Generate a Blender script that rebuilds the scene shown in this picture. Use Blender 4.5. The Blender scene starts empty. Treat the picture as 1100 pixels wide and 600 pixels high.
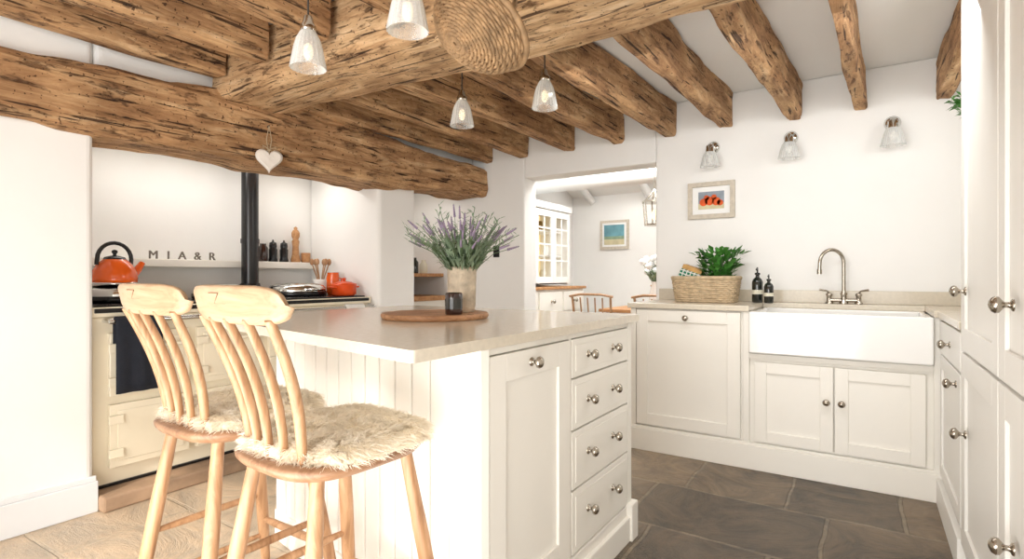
import bpy, math, random
from mathutils import Vector, Matrix, noise
random.seed(7)
S=bpy.context.scene
R=random.Random(5)
def lin(c):
    return tuple(((x/255)/12.92 if x/255<=0.04045 else ((x/255+0.055)/1.055)**2.4) for x in c)
# ---------------- materials ----------------
def newmat(name):
    m=bpy.data.materials.new(name); m.use_nodes=True
    nt=m.node_tree; b=nt.nodes['Principled BSDF']
    return m,nt,b
def mat(name,rgb,rough=0.5,metal=0,var=0.0,vscale=8,bump=0.0,bscale=60,emit=None,es=0,coat=0,transl=0):
    m,nt,b=newmat(name); c=lin(rgb)
    b.inputs['Roughness'].default_value=rough; b.inputs['Metallic'].default_value=metal
    if coat: b.inputs['Coat Weight'].default_value=coat; b.inputs['Coat Roughness'].default_value=0.08
    tc=nt.nodes.new('ShaderNodeTexCoord')
    n=nt.nodes.new('ShaderNodeTexNoise'); n.inputs['Scale'].default_value=vscale; n.inputs['Detail'].default_value=5
    nt.links.new(tc.outputs['Object'],n.inputs['Vector'])
    r=nt.nodes.new('ShaderNodeValToRGB')
    v=max(var,0.01)
    r.color_ramp.elements[0].position=.3; r.color_ramp.elements[1].position=.7
    r.color_ramp.elements[0].color=(c[0]*(1-v),c[1]*(1-v),c[2]*(1-v),1)
    r.color_ramp.elements[1].color=(min(1,c[0]*(1+v)),min(1,c[1]*(1+v)),min(1,c[2]*(1+v)),1)
    nt.links.new(n.outputs['Fac'],r.inputs['Fac']); nt.links.new(r.outputs['Color'],b.inputs['Base Color'])
    if bump>0:
        n2=nt.nodes.new('ShaderNodeTexNoise'); n2.inputs['Scale'].default_value=bscale; n2.inputs['Detail'].default_value=6
        nt.links.new(tc.outputs['Object'],n2.inputs['Vector'])
        bp=nt.nodes.new('ShaderNodeBump'); bp.inputs['Strength'].default_value=bump; bp.inputs['Distance'].default_value=0.01
        nt.links.new(n2.outputs['Fac'],bp.inputs['Height']); nt.links.new(bp.outputs['Normal'],b.inputs['Normal'])
    if emit:
        b.inputs['Emission Color'].default_value=(*lin(emit),1); b.inputs['Emission Strength'].default_value=es
    if transl:
        t=nt.nodes.new('ShaderNodeBsdfTranslucent'); mx=nt.nodes.new('ShaderNodeMixShader'); mx.inputs[0].default_value=transl
        nt.links.new(r.outputs['Color'],t.inputs['Color']); nt.links.new(b.outputs[0],mx.inputs[1]); nt.links.new(t.outputs[0],mx.inputs[2])
        nt.links.new(mx.outputs[0],nt.nodes['Material Output'].inputs['Surface'])
    return m
def woodmat(name,cols,scale,rough=0.6,bump=0.3,holes=False,distort=1.2):
    m,nt,b=newmat(name); L=nt.links
    tc=nt.nodes.new('ShaderNodeTexCoord'); mp=nt.nodes.new('ShaderNodeMapping'); mp.inputs['Scale'].default_value=scale
    L.new(tc.outputs['Object'],mp.inputs['Vector'])
    n=nt.nodes.new('ShaderNodeTexNoise'); n.inputs['Scale'].default_value=1.6; n.inputs['Detail'].default_value=9; n.inputs['Roughness'].default_value=.72 if holes else .65; n.inputs['Distortion'].default_value=distort
    L.new(mp.outputs['Vector'],n.inputs['Vector'])
    r=nt.nodes.new('ShaderNodeValToRGB'); cr=r.color_ramp
    pos=[0.32,0.44,0.54,0.68]
    cr.elements[0].position=pos[0]; cr.elements[0].color=(*lin(cols[0]),1)
    cr.elements[1].position=pos[3]; cr.elements[1].color=(*lin(cols[3]),1)
    for i in (1,2):
        e=cr.elements.new(pos[i]); e.color=(*lin(cols[i]),1)
    L.new(n.outputs['Fac'],r.inputs['Fac'])
    out=r.outputs['Color']; hsrc=n.outputs['Fac']
    if holes:
        def layer(prev,scale_v,sc,detail,rough_,p0,p1,c0,c1,fac):
            mpx=nt.nodes.new('ShaderNodeMapping'); mpx.inputs['Scale'].default_value=scale_v
            L.new(tc.outputs['Object'],mpx.inputs['Vector'])
            nx_=nt.nodes.new('ShaderNodeTexNoise'); nx_.inputs['Scale'].default_value=sc; nx_.inputs['Detail'].default_value=detail; nx_.inputs['Roughness'].default_value=rough_
            L.new(mpx.outputs['Vector'],nx_.inputs['Vector'])
            rx=nt.nodes.new('ShaderNodeValToRGB'); rx.color_ramp.elements[0].position=p0; rx.color_ramp.elements[1].position=p1
            rx.color_ramp.elements[0].color=(*c0,1); rx.color_ramp.elements[1].color=(*c1,1)
            L.new(nx_.outputs['Fac'],rx.inputs['Fac'])
            mx=nt.nodes.new('ShaderNodeMixRGB'); mx.blend_type='MULTIPLY'; mx.inputs[0].default_value=fac
            L.new(prev,mx.inputs[1]); L.new(rx.outputs['Color'],mx.inputs[2]); return mx.outputs[0],rx.outputs['Color']
        out,_=layer(out,(1,1,1),4.2,6,.6,.36,.66,(.64,.58,.52),(1.15,1.14,1.12),.85)
        out,h1=layer(out,tuple(max(1,s*.5) for s in scale),6,8,.8,.37,.44,(.34,.25,.18),(1,1,1),.8)
        out,h2=layer(out,tuple((s*2.6 if s>3 else s*.9) for s in scale),2.2,3,.5,.345,.38,(.10,.07,.05),(1,1,1),.92)
        out,h3=layer(out,(1,1,1),60,2,.5,.31,.35,(.15,.10,.07),(1,1,1),.9)
        ad=nt.nodes.new('ShaderNodeMath'); ad.operation='ADD'; L.new(n.outputs['Fac'],ad.inputs[0]); L.new(h1,ad.inputs[1])
        ad2=nt.nodes.new('ShaderNodeMath'); ad2.operation='ADD'; L.new(ad.outputs[0],ad2.inputs[0]); L.new(h2,ad2.inputs[1]); hsrc=ad2.outputs[0]
    L.new(out,b.inputs['Base Color']); b.inputs['Roughness'].default_value=rough
    bp=nt.nodes.new('ShaderNodeBump'); bp.inputs['Strength'].default_value=bump; bp.inputs['Distance'].default_value=0.012
    L.new(hsrc,bp.inputs['Height']); L.new(bp.outputs['Normal'],b.inputs['Normal'])
    return m
M={}
M['beamY']=woodmat('oak_beam_along_y',[(126,94,64),(176,134,94),(202,162,118),(226,194,154)],(10,1.3,10),.85,.85,True,.9)
M['beamX']=woodmat('oak_beam_along_x',[(146,114,80),(200,162,120),(220,186,144),(236,210,176)],(1.2,10,10),.8,.85,True,.9)  # paler than the joists: the main beam's stronger light is put into its colour
M['wood']=woodmat('pale_beech',[(148,108,76),(172,130,92),(186,144,106),(198,158,122)],(22,22,2),.42,.05)
M['seatw']=woodmat('seat_beech',[(116,80,54),(138,100,72),(154,116,86),(170,132,102)],(20,3,20),.4,.05)
M['crestw']=woodmat('crest_beech',[(156,124,94),(174,142,110),(182,152,120),(192,162,132)],(3,20,20),.42,.05)
M['board']=woodmat('board_wood',[(130,88,58),(160,116,80),(182,136,98),(196,152,112)],(3,16,16),.5,.08)
M['worktopw']=woodmat('oak_worktop',[(150,100,60),(176,124,78),(190,140,92),(205,160,110)],(3,16,16),.5,.05)
M['wall']=mat('plaster_white',(245,244,241),.9,0,.015,3,.2,7)
M['ceil']=mat('ceiling_white',(247,246,243),.9,0,.01,3,.08,9)
M['trim']=mat('trim_white',(228,231,234),.5,0,.01)
M['cab']=mat('cabinet_cream_white',(243,239,230),.42,0,.012,4)
M['cabr']=mat('cabinet_white_right',(244,242,236),.42,0,.012,4)
M['quartz']=mat('quartz_beige',(216,206,188),.16,0,.05,60)
M['ceramic']=mat('ceramic_white',(248,247,244),.12,0,.01,coat=.4)
M['pewter']=mat('pewter_knob',(180,172,160),.22,1,.03)
M['chrome']=mat('chrome_metal',(215,215,212),.1,1,.02)
M['black']=mat('black_enamel',(22,22,24),.25,0,.02)
M['cream']=mat('cream_enamel',(242,232,208),.2,0,.015,coat=.3)
M['orange']=mat('orange_enamel',(232,96,22),.22,0,.04,coat=.4)
M['red']=mat('red_orange_enamel',(222,80,30),.25,0,.04)
M['navy']=mat('navy_cloth',(28,32,42),.95,0,.1,40,.3,200)
M['clothw']=mat('linen_white',(232,230,224),.95,0,.04,40,.3,200)
M['fleece']=mat('fleece_wool',(248,240,225),.95,0,.03,30,transl=.40)
M['fleeceb']=mat('fleece_base',(242,230,208),.95,0,.04,30)
M['wicker']=mat('wicker_willow',(160,128,92),.7,0,.35,30,.2,80)
M['wickerl']=mat('wicker_light',(196,174,142),.8,0,.2,40,.3,80)
M['stonev']=mat('stone_vase',(206,192,170),.85,0,.28,28,.8,40)
M['stem']=mat('stem_green',(98,122,84),.7,0,.15)
M['leafg']=mat('leaf_grey_green',(140,162,134),.7,0,.25,14)
M['leaf']=mat('leaf_bright_green',(70,134,50),.55,0,.35,14)
M['lav']=mat('lavender_bud',(150,134,158),.8,0,.25,40)
M['brownglass']=mat('brown_glass',(48,24,18),.1,0,.05,coat=.5)
M['darkglass']=mat('dark_bottle_glass',(26,30,26),.1,0,.05,coat=.5)
M['label']=mat('label_paper',(226,220,200),.8,0,.03)
M['brass']=mat('aged_brass',(150,125,80),.35,1,.05)
M['hearth']=mat('hearth_stone',(156,130,106),.85,0,.35,6,.8,12)
M['white']=mat('white_paint',(244,244,242),.5,0,.01)
M['frame']=mat('limed_frame',(206,196,180),.7,0,.12,40,.3,60)
M['grey']=mat('painting_grey',(150,160,170),.8,0,.2,10)
M['teal']=mat('painting_teal',(110,160,172),.8,0,.3,6)
M['sand']=mat('painting_sand',(206,196,160),.8,0,.2,8)
M['paintor']=mat('painting_orange',(220,92,40),.8,0,.25,18)
M['twine']=mat('twine',(190,170,140),.9,0,.1)
M['heart']=mat('limewash_heart',(236,230,222),.9,0,.06,20,.3,40)
M['cord']=mat('dark_cord',(60,58,54),.6,0,.02)
M['letter']=mat('zinc_letters',(120,112,102),.5,.4,.1)
M['glow']=mat('warm_bulb',(255,240,214),.5,0,.01,emit=(255,226,180),es=1.0)
M['spot']=mat('spot_lamp',(255,250,240),.5,0,.01,emit=(255,244,225),es=8)
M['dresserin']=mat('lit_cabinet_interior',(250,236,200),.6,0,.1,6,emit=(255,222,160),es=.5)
M['sinkin']=mat('sink_inside',(232,230,224),.15,0,.01)
M['ginghamg']=mat('green_cloth',(40,120,90),.9,0,.2,60)
M['bread']=mat('bread_crust',(206,160,100),.8,0,.2,20)
M['joint']=mat('joint_line',(140,106,76),.7,0,.05)
def glassmat(name,tint=(235,240,238),f=.5):
    m,nt,b=newmat(name); L=nt.links
    b.inputs['Base Color'].default_value=(*lin(tint),1); b.inputs['Roughness'].default_value=.08
    tr=nt.nodes.new('ShaderNodeBsdfTransparent'); mx=nt.nodes.new('ShaderNodeMixShader')
    lw=nt.nodes.new('ShaderNodeLayerWeight'); lw.inputs['Blend'].default_value=f
    n=nt.nodes.new('ShaderNodeTexNoise'); n.inputs['Scale'].default_value=30
    ma=nt.nodes.new('ShaderNodeMath'); ma.operation='MULTIPLY_ADD'; ma.inputs[1].default_value=.3
    L.new(n.outputs['Fac'],ma.inputs[0]); L.new(lw.outputs['Facing'],ma.inputs[2])
    L.new(ma.outputs[0],mx.inputs[0]); L.new(tr.outputs[0],mx.inputs[1]); L.new(b.outputs[0],mx.inputs[2])
    L.new(mx.outputs[0],nt.nodes['Material Output'].inputs['Surface'])
    return m
M['glass']=glassmat('ribbed_glass',(238,240,238),.45)
def floormat():
    m,nt,b=newmat('slate_flagstones'); L=nt.links
    tc=nt.nodes.new('ShaderNodeTexCoord'); mp=nt.nodes.new('ShaderNodeMapping'); mp.inputs['Location'].default_value=(.15,.22,0)
    L.new(tc.outputs['Object'],mp.inputs['Vector'])
    nw=nt.nodes.new('ShaderNodeTexNoise'); nw.inputs['Scale'].default_value=3.5; nw.inputs['Detail'].default_value=4
    L.new(mp.outputs['Vector'],nw.inputs['Vector'])
    va=nt.nodes.new('ShaderNodeMixRGB'); va.blend_type='LINEAR_LIGHT'; va.inputs[0].default_value=.022
    L.new(mp.outputs['Vector'],va.inputs[1]); L.new(nw.outputs['Color'],va.inputs[2])
    br=nt.nodes.new('ShaderNodeTexBrick'); br.inputs['Scale'].default_value=1
    br.inputs['Brick Width'].default_value=.76; br.inputs['Row Height'].default_value=.50; br.inputs['Mortar Size'].default_value=.010; br.inputs['Mortar Smooth'].default_value=.3
    br.offset=.38; br.squash=.60; br.squash_frequency=2
    br.inputs['Color1'].default_value=(*lin((140,124,106)),1); br.inputs['Color2'].default_value=(*lin((90,82,74)),1); br.inputs['Mortar'].default_value=(*lin((136,126,112)),1)
    L.new(va.outputs[0],br.inputs['Vector'])
    n=nt.nodes.new('ShaderNodeTexNoise'); n.inputs['Scale'].default_value=2.4; n.inputs['Detail'].default_value=12; n.inputs['Roughness'].default_value=.75; n.inputs['Distortion'].default_value=2.4
    L.new(tc.outputs['Object'],n.inputs['Vector'])
    r=nt.nodes.new('ShaderNodeValToRGB'); cr=r.color_ramp; cr.elements[0].position=.36; cr.elements[0].color=(.46,.46,.46,1); cr.elements[1].position=.64; cr.elements[1].color=(1.45,1.32,1.12,1)
    L.new(n.outputs['Fac'],r.inputs['Fac'])
    mx=nt.nodes.new('ShaderNodeMixRGB'); mx.blend_type='MULTIPLY'; mx.inputs[0].default_value=1
    L.new(br.outputs['Color'],mx.inputs[1]); L.new(r.outputs['Color'],mx.inputs[2])
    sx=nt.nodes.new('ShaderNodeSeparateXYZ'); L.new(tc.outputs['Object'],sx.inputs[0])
    mr=nt.nodes.new('ShaderNodeMapRange'); mr.inputs['From Min'].default_value=-.7; mr.inputs['From Max'].default_value=-1.7; mr.inputs['To Min'].default_value=0; mr.inputs['To Max'].default_value=1  # paler towards the left: sunlight on the floor painted into the stone colour
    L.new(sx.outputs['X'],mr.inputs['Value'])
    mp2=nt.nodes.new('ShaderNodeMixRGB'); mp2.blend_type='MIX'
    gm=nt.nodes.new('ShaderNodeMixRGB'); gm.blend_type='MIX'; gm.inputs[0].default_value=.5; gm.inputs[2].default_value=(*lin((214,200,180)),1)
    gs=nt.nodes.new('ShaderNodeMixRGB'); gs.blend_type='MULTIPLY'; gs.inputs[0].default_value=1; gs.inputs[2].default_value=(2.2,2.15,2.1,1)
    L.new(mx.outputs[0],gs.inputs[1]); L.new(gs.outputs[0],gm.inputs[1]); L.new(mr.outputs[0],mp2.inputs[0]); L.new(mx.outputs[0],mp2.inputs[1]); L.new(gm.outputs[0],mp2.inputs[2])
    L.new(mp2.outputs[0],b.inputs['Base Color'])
    b.inputs['Roughness'].default_value=.36
    ma=nt.nodes.new('ShaderNodeMath'); ma.operation='MULTIPLY_ADD'; ma.inputs[1].default_value=-.6
    L.new(br.outputs['Fac'],ma.inputs[0]); L.new(n.outputs['Fac'],ma.inputs[2])
    bp=nt.nodes.new('ShaderNodeBump'); bp.inputs['Strength'].default_value=.9; bp.inputs['Distance'].default_value=.025
    L.new(ma.outputs[0],bp.inputs['Height']); L.new(bp.outputs['Normal'],b.inputs['Normal'])
    return m
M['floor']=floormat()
# ---------------- mesh builder ----------------
def frame(d):
    d=Vector(d).normalized(); a=Vector((0,0,1)) if abs(d.z)<.9 else Vector((1,0,0))
    u=a.cross(d).normalized(); v=d.cross(u); return u,v,d
class MB:
    def __init__(s): s.v=[];s.f=[];s.mi=[];s.sm=[];s.ms=[];s.M=Matrix()
    def add(s,vs,fs,m,smooth=False):
        b=len(s.v); s.v+= [tuple(s.M@Vector(p)) for p in vs]
        if m not in s.ms: s.ms.append(m)
        k=s.ms.index(m); s.f+=[tuple(b+i for i in f) for f in fs]; s.mi+=[k]*len(fs); s.sm+=[smooth]*len(fs)
    def box(s,x0,x1,y0,y1,z0,z1,m):
        vs=[(x0,y0,z0),(x1,y0,z0),(x1,y1,z0),(x0,y1,z0),(x0,y0,z1),(x1,y0,z1),(x1,y1,z1),(x0,y1,z1)]
        s.add(vs,[(3,2,1,0),(4,5,6,7),(0,1,5,4),(1,2,6,5),(2,3,7,6),(3,0,4,7)],m)
    def rings(s,rs,m,smooth=True,caps=True,closed=False):
        n=len(rs[0]); vs=[p for r in rs for p in r]; fs=[]
        k=len(rs)
        for i in range(k-1 if not closed else k):
            a=i*n;b=((i+1)%k)*n
            for j in range(n):
                j2=(j+1)%n; fs.append((a+j,a+j2,b+j2,b+j))
        s.add(vs,fs,m,smooth)
        if caps and not closed:
            s.add(list(rs[0]),[tuple(range(n))[::-1]],m,False); s.add(list(rs[-1]),[tuple(range(n))],m,False)
    def lathe(s,prof,m,o=(0,0,0),ax=(0,0,1),seg=24,caps=True,flute=0,fn=0,sx=1,sy=1):
        u,v,d=frame(ax); o=Vector(o); rs=[]
        if tuple(ax)==(0,0,1): u,v,d=Vector((1,0,0)),Vector((0,1,0)),Vector((0,0,1))
        for r,z in prof:
            ring=[]
            for i in range(seg):
                t=2*math.pi*i/seg; rr=r*(1+flute*math.cos(fn*t)) if fn else r
                ring.append(o+u*rr*math.cos(t)*sx+v*rr*math.sin(t)*sy+d*z)
            rs.append(ring)
        s.rings(rs,m,True,caps)
    def cyl(s,p0,p1,r0,m,r1=None,seg=14):
        if r1 is None: r1=r0
        p0=Vector(p0);p1=Vector(p1);L=(p1-p0).length
        s.lathe([(r0,0),(r1,L)],m,p0,tuple((p1-p0).normalized()),seg)
    def tube(s,pts,r,m,seg=8,closed=False,flat=None):
        pts=[Vector(p) for p in pts]; n=len(pts); rs=[]
        up=None
        for i,p in enumerate(pts):
            if closed: d=pts[(i+1)%n]-pts[i-1]
            else: d=pts[min(i+1,n-1)]-pts[max(i-1,0)]
            if d.length<1e-9: d=Vector((0,0,1))
            d.normalize()
            if up is None: u,v,_=frame(d)
            else:
                u=up-d*up.dot(d)
                if u.length<1e-6: u,v,_=frame(d)
                u.normalize(); v=d.cross(u)
            up=u
            rr=r[i] if isinstance(r,(list,tuple)) else r
            fl=flat or 1
            rs.append([p+u*rr*math.cos(2*math.pi*k/seg)+v*rr*fl*math.sin(2*math.pi*k/seg) for k in range(seg)])
        s.rings(rs,m,True,True,closed)
    def ball(s,c,r,m,seg=16,nr=10):
        if not isinstance(r,(tuple,list)): r=(r,r,r)
        prof=[(max(1e-4,math.sin(math.pi*i/nr)),-math.cos(math.pi*i/nr)) for i in range(nr+1)]
        rs=[[Vector((c[0]+r[0]*a*math.cos(2*math.pi*k/seg),c[1]+r[1]*a*math.sin(2*math.pi*k/seg),c[2]+r[2]*z)) for k in range(seg)] for a,z in prof]
        s.rings(rs,m,True,True)
    def leaf(s,p,d,L,w,m,droop=.2):
        p=Vector(p);u,v,d=frame(d); 
        q=d*L
        mid=p+q*.5+Vector((0,0,droop*L*.25)); tip=p+q-Vector((0,0,droop*L*.3))
        s.add([p,mid-u*w*.5,tip,mid+u*w*.5],[(0,1,2,3)],m,True)
    def prism(s,poly,z0,z1,m):
        s.rings([[ (x,y,z0) for x,y in poly],[(x,y,z1) for x,y in poly]],m,False,True)
    def obj(s,name,parent=None,bevel=0,loc=None,rotz=0,seg=2):
        me=bpy.data.meshes.new(name); me.from_pydata(s.v,[],s.f)
        for m in s.ms: me.materials.append(M[m] if isinstance(m,str) else m)
        me.polygons.foreach_set('material_index',s.mi); me.polygons.foreach_set('use_smooth',s.sm)
        me.update()
        o=bpy.data.objects.new(name,me); S.collection.objects.link(o)
        if bevel:
            md=o.modifiers.new('bev','BEVEL'); md.width=bevel; md.segments=seg; md.limit_method='ANGLE'; md.angle_limit=math.radians(50)
        if parent: o.parent=parent
        if loc: o.location=loc
        if rotz: o.rotation_euler=(0,0,rotz)
        return o
def empty(name,loc=(0,0,0)):
    e=bpy.data.objects.new(name,None); e.empty_display_size=.05; S.collection.objects.link(e); e.location=loc; return e
def qbox(name,x0,x1,y0,y1,z0,z1,m,bevel=0,parent=None):
    b=MB(); b.box(x0,x1,y0,y1,z0,z1,m); return b.obj(name,parent,bevel)
def superring(cx,cy,z,a,b,n=4,seg=40):
    r=[]
    for i in range(seg):
        t=2*math.pi*i/seg; c,s_=math.cos(t),math.sin(t)
        r.append((cx+a*math.copysign(abs(c)**(2/n),c),cy+b*math.copysign(abs(s_)**(2/n),s_),z))
    return r
def beamnoise(q,axis,seed):
    a=Vector((q.x*26,q.y*26,q.z*26)); a[axis]=q[axis]*2.5
    f=Vector((q.x*9,q.y*9,q.z*9)); f[axis]=q[axis]*3
    o=Vector((seed*5.1,seed*3.7,seed*1.3))
    return .6*noise.noise(f+o)+.6*noise.noise(a+o)-1.3*max(0,noise.noise(a*1.7+o*2)-.2)
def beam(name,p0,p1,w,h,m,amp=.008,bow=0.0,seed=0,N=60,parent=None,K=44,sway=.012):
    p0=Vector(p0);p1=Vector(p1); d=(p1-p0); L=d.length; d.normalize(); side=Vector((d.y,-d.x,0)).normalized(); up=Vector((0,0,1))
    axis=0 if abs(d.x)>abs(d.y) else 1
    b=MB(); rs=[]
    for i in range(N+1):
        t=i/N; c=p0.lerp(p1,t)+up*bow*math.sin(math.pi*t)
        c+=side*sway*noise.noise(Vector((t*L*.9,seed*3.3,0)))+up*sway*.8*noise.noise(Vector((t*L*.9,seed*3.3,8)))
        ring=[]
        for k in range(K):
            a=2*math.pi*(k+.5)/K; cc,ss=math.cos(a),math.sin(a); n=9
            x=math.copysign(abs(cc)**(2/n),cc); y=math.copysign(abs(ss)**(2/n),ss)
            q=c+side*x*w/2+up*y*h/2
            edge=(abs(x)*abs(y))**6
            nz=beamnoise(q,axis,seed)
            chip=edge*max(0,noise.noise(Vector((q.x*4,q.y*4,q.z*4+seed)))-.02)*2.8
            q=q+(side*x+up*y)*(amp*nz-amp*chip)
            ring.append(q)
        rs.append(ring)
    b.rings(rs,m,True,True)
    return b.obj(name,parent)
# =============== ROOM SHELL ===============
XL=-2.95; YB=3.87; ZC=2.31; XR=.95
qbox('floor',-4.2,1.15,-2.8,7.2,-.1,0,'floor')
qbox('ceiling',-4.0,1.15,-2.8,4.07,ZC,ZC+.1,'ceil')
b=MB(); b.box(-1.29,1.15,YB,YB+.2,0,ZC,'wall'); b.box(-2.42,-1.29,YB,YB+.2,1.90,ZC,'wall'); b.box(-3.9,-2.42,YB,YB+.2,0,ZC,'wall'); b.obj('wall_back',bevel=.012)
qbox('wall_dining_gable',-3.6,1.15,4.02,4.07,ZC+.1,3.42,'wall')
qbox('wall_right',XR,XR+.2,-2.6,YB,0,ZC,'wall')
b=MB(); b.box(-3.9,XL,-2.6,1.02,0,ZC,'wall'); b.box(-3.9,XL,1.02,3.87,1.88,ZC,'wall'); b.box(-3.9,-3.74,1.02,3.87,0,1.88,'wall'); b.box(-3.74,XL,2.74,3.12,0,1.88,'wall'); b.obj('wall_left',bevel=.03,seg=4)
for a in ((-3.9,-1.95,0,ZC),(-.55,-.3,0,ZC),(-1.95,-.55,2.15,ZC),(-.3,.8,0,.95),(-.3,.8,2.05,ZC),(.8,1.15,0,ZC)):
    qbox('wall_rear',a[0],a[1],-2.8,-2.6,a[2],a[3],'wall')
for nm,(x0,x1,z0,z1) in (('unseen_door_1',(-1.945,-.555,0.002,2.145)),('unseen_window_1',(-.295,.795,.955,2.045))):  # unseen openings behind the camera, placed to let sun and daylight in
    b=MB(); b.box(x0,x0+.05,-2.72,-2.66,z0,z1,'white'); b.box(x1-.05,x1,-2.72,-2.66,z0,z1,'white'); b.box(x0+.05,x1-.05,-2.72,-2.66,z1-.05,z1,'white'); b.box(x0+.05,x1-.05,-2.72,-2.66,z0,z0+.05,'white')
    b.box((x0+x1)/2-.02,(x0+x1)/2+.02,-2.71,-2.67,z0+.05,z1-.05,'white'); b.obj(nm)
b=MB(); b.box(XL,XL+.018,-2.6,1.03,0,.14,'trim'); b.box(XL,XL+.012,-2.6,1.025,.14,.165,'trim'); b.obj('baseboard_left',bevel=.004)
qbox('trim_alcove_hearth',-3.74,-2.88,1.03,2.735,0.0,.07,'hearth',.01)
b=MB(); b.box(-3.6,1.15,6.7,6.9,0,2.2,'wall'); b.obj('wall_dining_far')
b=MB(); b.box(-3.6,-3.4,4.07,6.7,0,3.4,'wall'); b.obj('wall_dining_left')
qbox('wall_dining_right',1.0,1.15,4.07,6.7,0,3.4,'wall')
b=MB(); b.add([(-3.4,4.07,3.3),(1,4.07,3.3),(1,6.7,2.15),(-3.4,6.7,2.15)],[(0,1,2,3)],'ceil'); b.obj('ceiling_dining')
g=empty('trim_dining_roof_truss')
b=MB()
for x in (-3.1,-2.3,-1.5,-.7):
    b.tube([(x,4.1,3.2),(x,6.68,2.08)],.06,'white',4)
b.tube([(-3.39,5.6,2.15),(.99,5.6,2.15)],.09,'white',4)
b.tube([(-2.9,5.6,2.2),(-2.0,5.6,2.85)],.07,'white',4); b.tube([(-1.3,5.6,2.2),(-2.0,5.6,2.85)],.07,'white',4)
b.obj('truss',g)
# =============== BEAMS ===============
beam('ceiling_main_beam',(-2.93,1.74,2.155),(.285,1.83,2.155),.40,.30,'beamX',.018,0,3,N=170,K=88,sway=.04)
fx=[-2.78,-2.42,-1.99,-1.58,-1.18,-.80,-.40,-.04,.37]
for i,x in enumerate(fx):
    w=[.08,.09,.095,.10,.095,.09,.09,.065,.075][i]
    beam('ceiling_joist',(x-.07 if i<8 else x-.01,1.95 if i<8 else 2.56,2.185),(x if i<8 else x-.01,3.86,2.185),w,.235,'beamY',.012,0,i+10,N=80,sway=.024)
nx=[-2.84,-2.46,-2.0,-1.55,-1.1,-.65,-.2,.17]
for i,x in enumerate(nx):
    beam('ceiling_joist',(x-.06,-2.58,2.21),(x,1.53,2.21),.12,.20,'beamY',.013,0,i+30,N=130,sway=.02)
b=MB(); rs=[]; N=170;K=72
for i in range(N+1):
    t=i/N; y=.66+t*(3.86-.66)
    zb=1.72-.03*math.sin(math.pi*t*1.0)+ (.05*t) ; zt=1.985+.10*math.sin(math.pi*min(1,t*1.1))*.9+.03*t
    zb+=.035*noise.noise(Vector((y*1.6,4,0))); zt+=.03*noise.noise(Vector((y*1.5,9,0)))
    xf=-2.885+.09*t; xb=-3.2
    cx=(xf+xb)/2; hw=(xf-xb)/2; cz=(zb+zt)/2; hh=(zt-zb)/2; ring=[]
    for k in range(K):
        a=2*math.pi*(k+.5)/K; cc,ss=math.cos(a),math.sin(a); n=7
        x_=math.copysign(abs(cc)**(2/n),cc); y_=math.copysign(abs(ss)**(2/n),ss)
        q=Vector((cx+hw*x_,y,cz+hh*y_))
        q+=Vector((x_,0,y_))*.018*beamnoise(q,1,77)+Vector((0,0,.012*y_))*noise.noise(Vector((y*7,2,0))); ring.append(q)
    rs.append(ring)
b.rings(rs,'beamY',True,True); b.obj('fireplace_lintel_beam')
# =============== cabinetry helpers ===============
def plane_M(o,u,w):
    u=Vector(u);w=Vector(w)
    return Matrix(((u.x,w.x,0,o[0]),(u.y,w.y,0,o[1]),(0,0,1,o[2]),(0,0,0,1)))
def shaker(mb,x0,x1,z0,z1,m,t=.02,rail=.07,out=0):
    mb.box(x0,x1,out,out+t*.5,z0,z1,m)
    mb.box(x0,x0+rail,out+t*.5,out+t,z0,z1,m); mb.box(x1-rail,x1,out+t*.5,out+t,z0,z1,m)
    mb.box(x0+rail,x1-rail,out+t*.5,out+t,z0,z0+rail,m); mb.box(x0+rail,x1-rail,out+t*.5,out+t,z1-rail,z1,m)
def knob(mb,x,y,z,s=1.0,m='pewter'):
    mb.lathe([(.013*s,0),(.013*s,.003*s),(.006*s,.006*s),(.0055*s,.014*s),(.010*s,.018*s),(.0165*s,.023*s),(.0175*s,.029*s),(.014*s,.035*s),(.006*s,.039*s),(.0005,.040*s)],m,(x,y,z),(0,1,0),18)
# =============== ISLAND ===============
isl=empty('kitchen_island')
IX0,IX1,IY0,IY1=-2.03,-.815,1.10,2.14
SK=.19
IYL=IY0+SK*(IX1-IX0); TZ=.886
b=MB(); b.prism([(IX0,IYL+.02),(IX1-.02,IY0+.02),(IX1-.02,IY1-.02),(IX0,IY1-.02)],0,TZ,'cab')
b.box(IX1-.03,IX1,IY1-.04,IY1,0,TZ,'cab')
b.box(IX1-.03,IX1-.002,IY0+.03,IY1-.03,.865,TZ,'cab'); b.box(IX1-.03,IX1-.002,IY0+.03,IY1-.03,.0,.14,'cab'); b.box(IX1-.03,IX1-.002,1.585,1.60,.1,.87,'cab')
b.obj('carcass',isl,.004)
LN=math.hypot(IX1-IX0,IYL-IY0); ud=Vector((IX0-IX1,IYL-IY0,0))/LN; wd=Vector((-abs(ud.y),-abs(ud.x),0))
b=MB(); b.M=plane_M((IX1,IY0,0),(ud.x,ud.y,0),(wd.x,wd.y,0))
b.box(.0,.125,-.03,.004,0,TZ,'cab'); b.box(LN-.08,LN,-.03,.004,0,TZ,'cab')
x=.129
while x<LN-.085:
    x2=min(x+.086,LN-.082); b.box(x+.0035,x2-.0035,-.022,-.001,.1,TZ-.002,'cab'); x+=.086
b.box(.12,LN,-.02,.010,0,.12,'cab'); b.obj('tongue_and_groove_panel',isl,.004)
b=MB(); b.M=plane_M((IX1-.02,0,0),(0,1,0),(1,0,0))
shaker(b,IY0+.035,1.583,.15,.862,'cab',.02,.075,.002)
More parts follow.
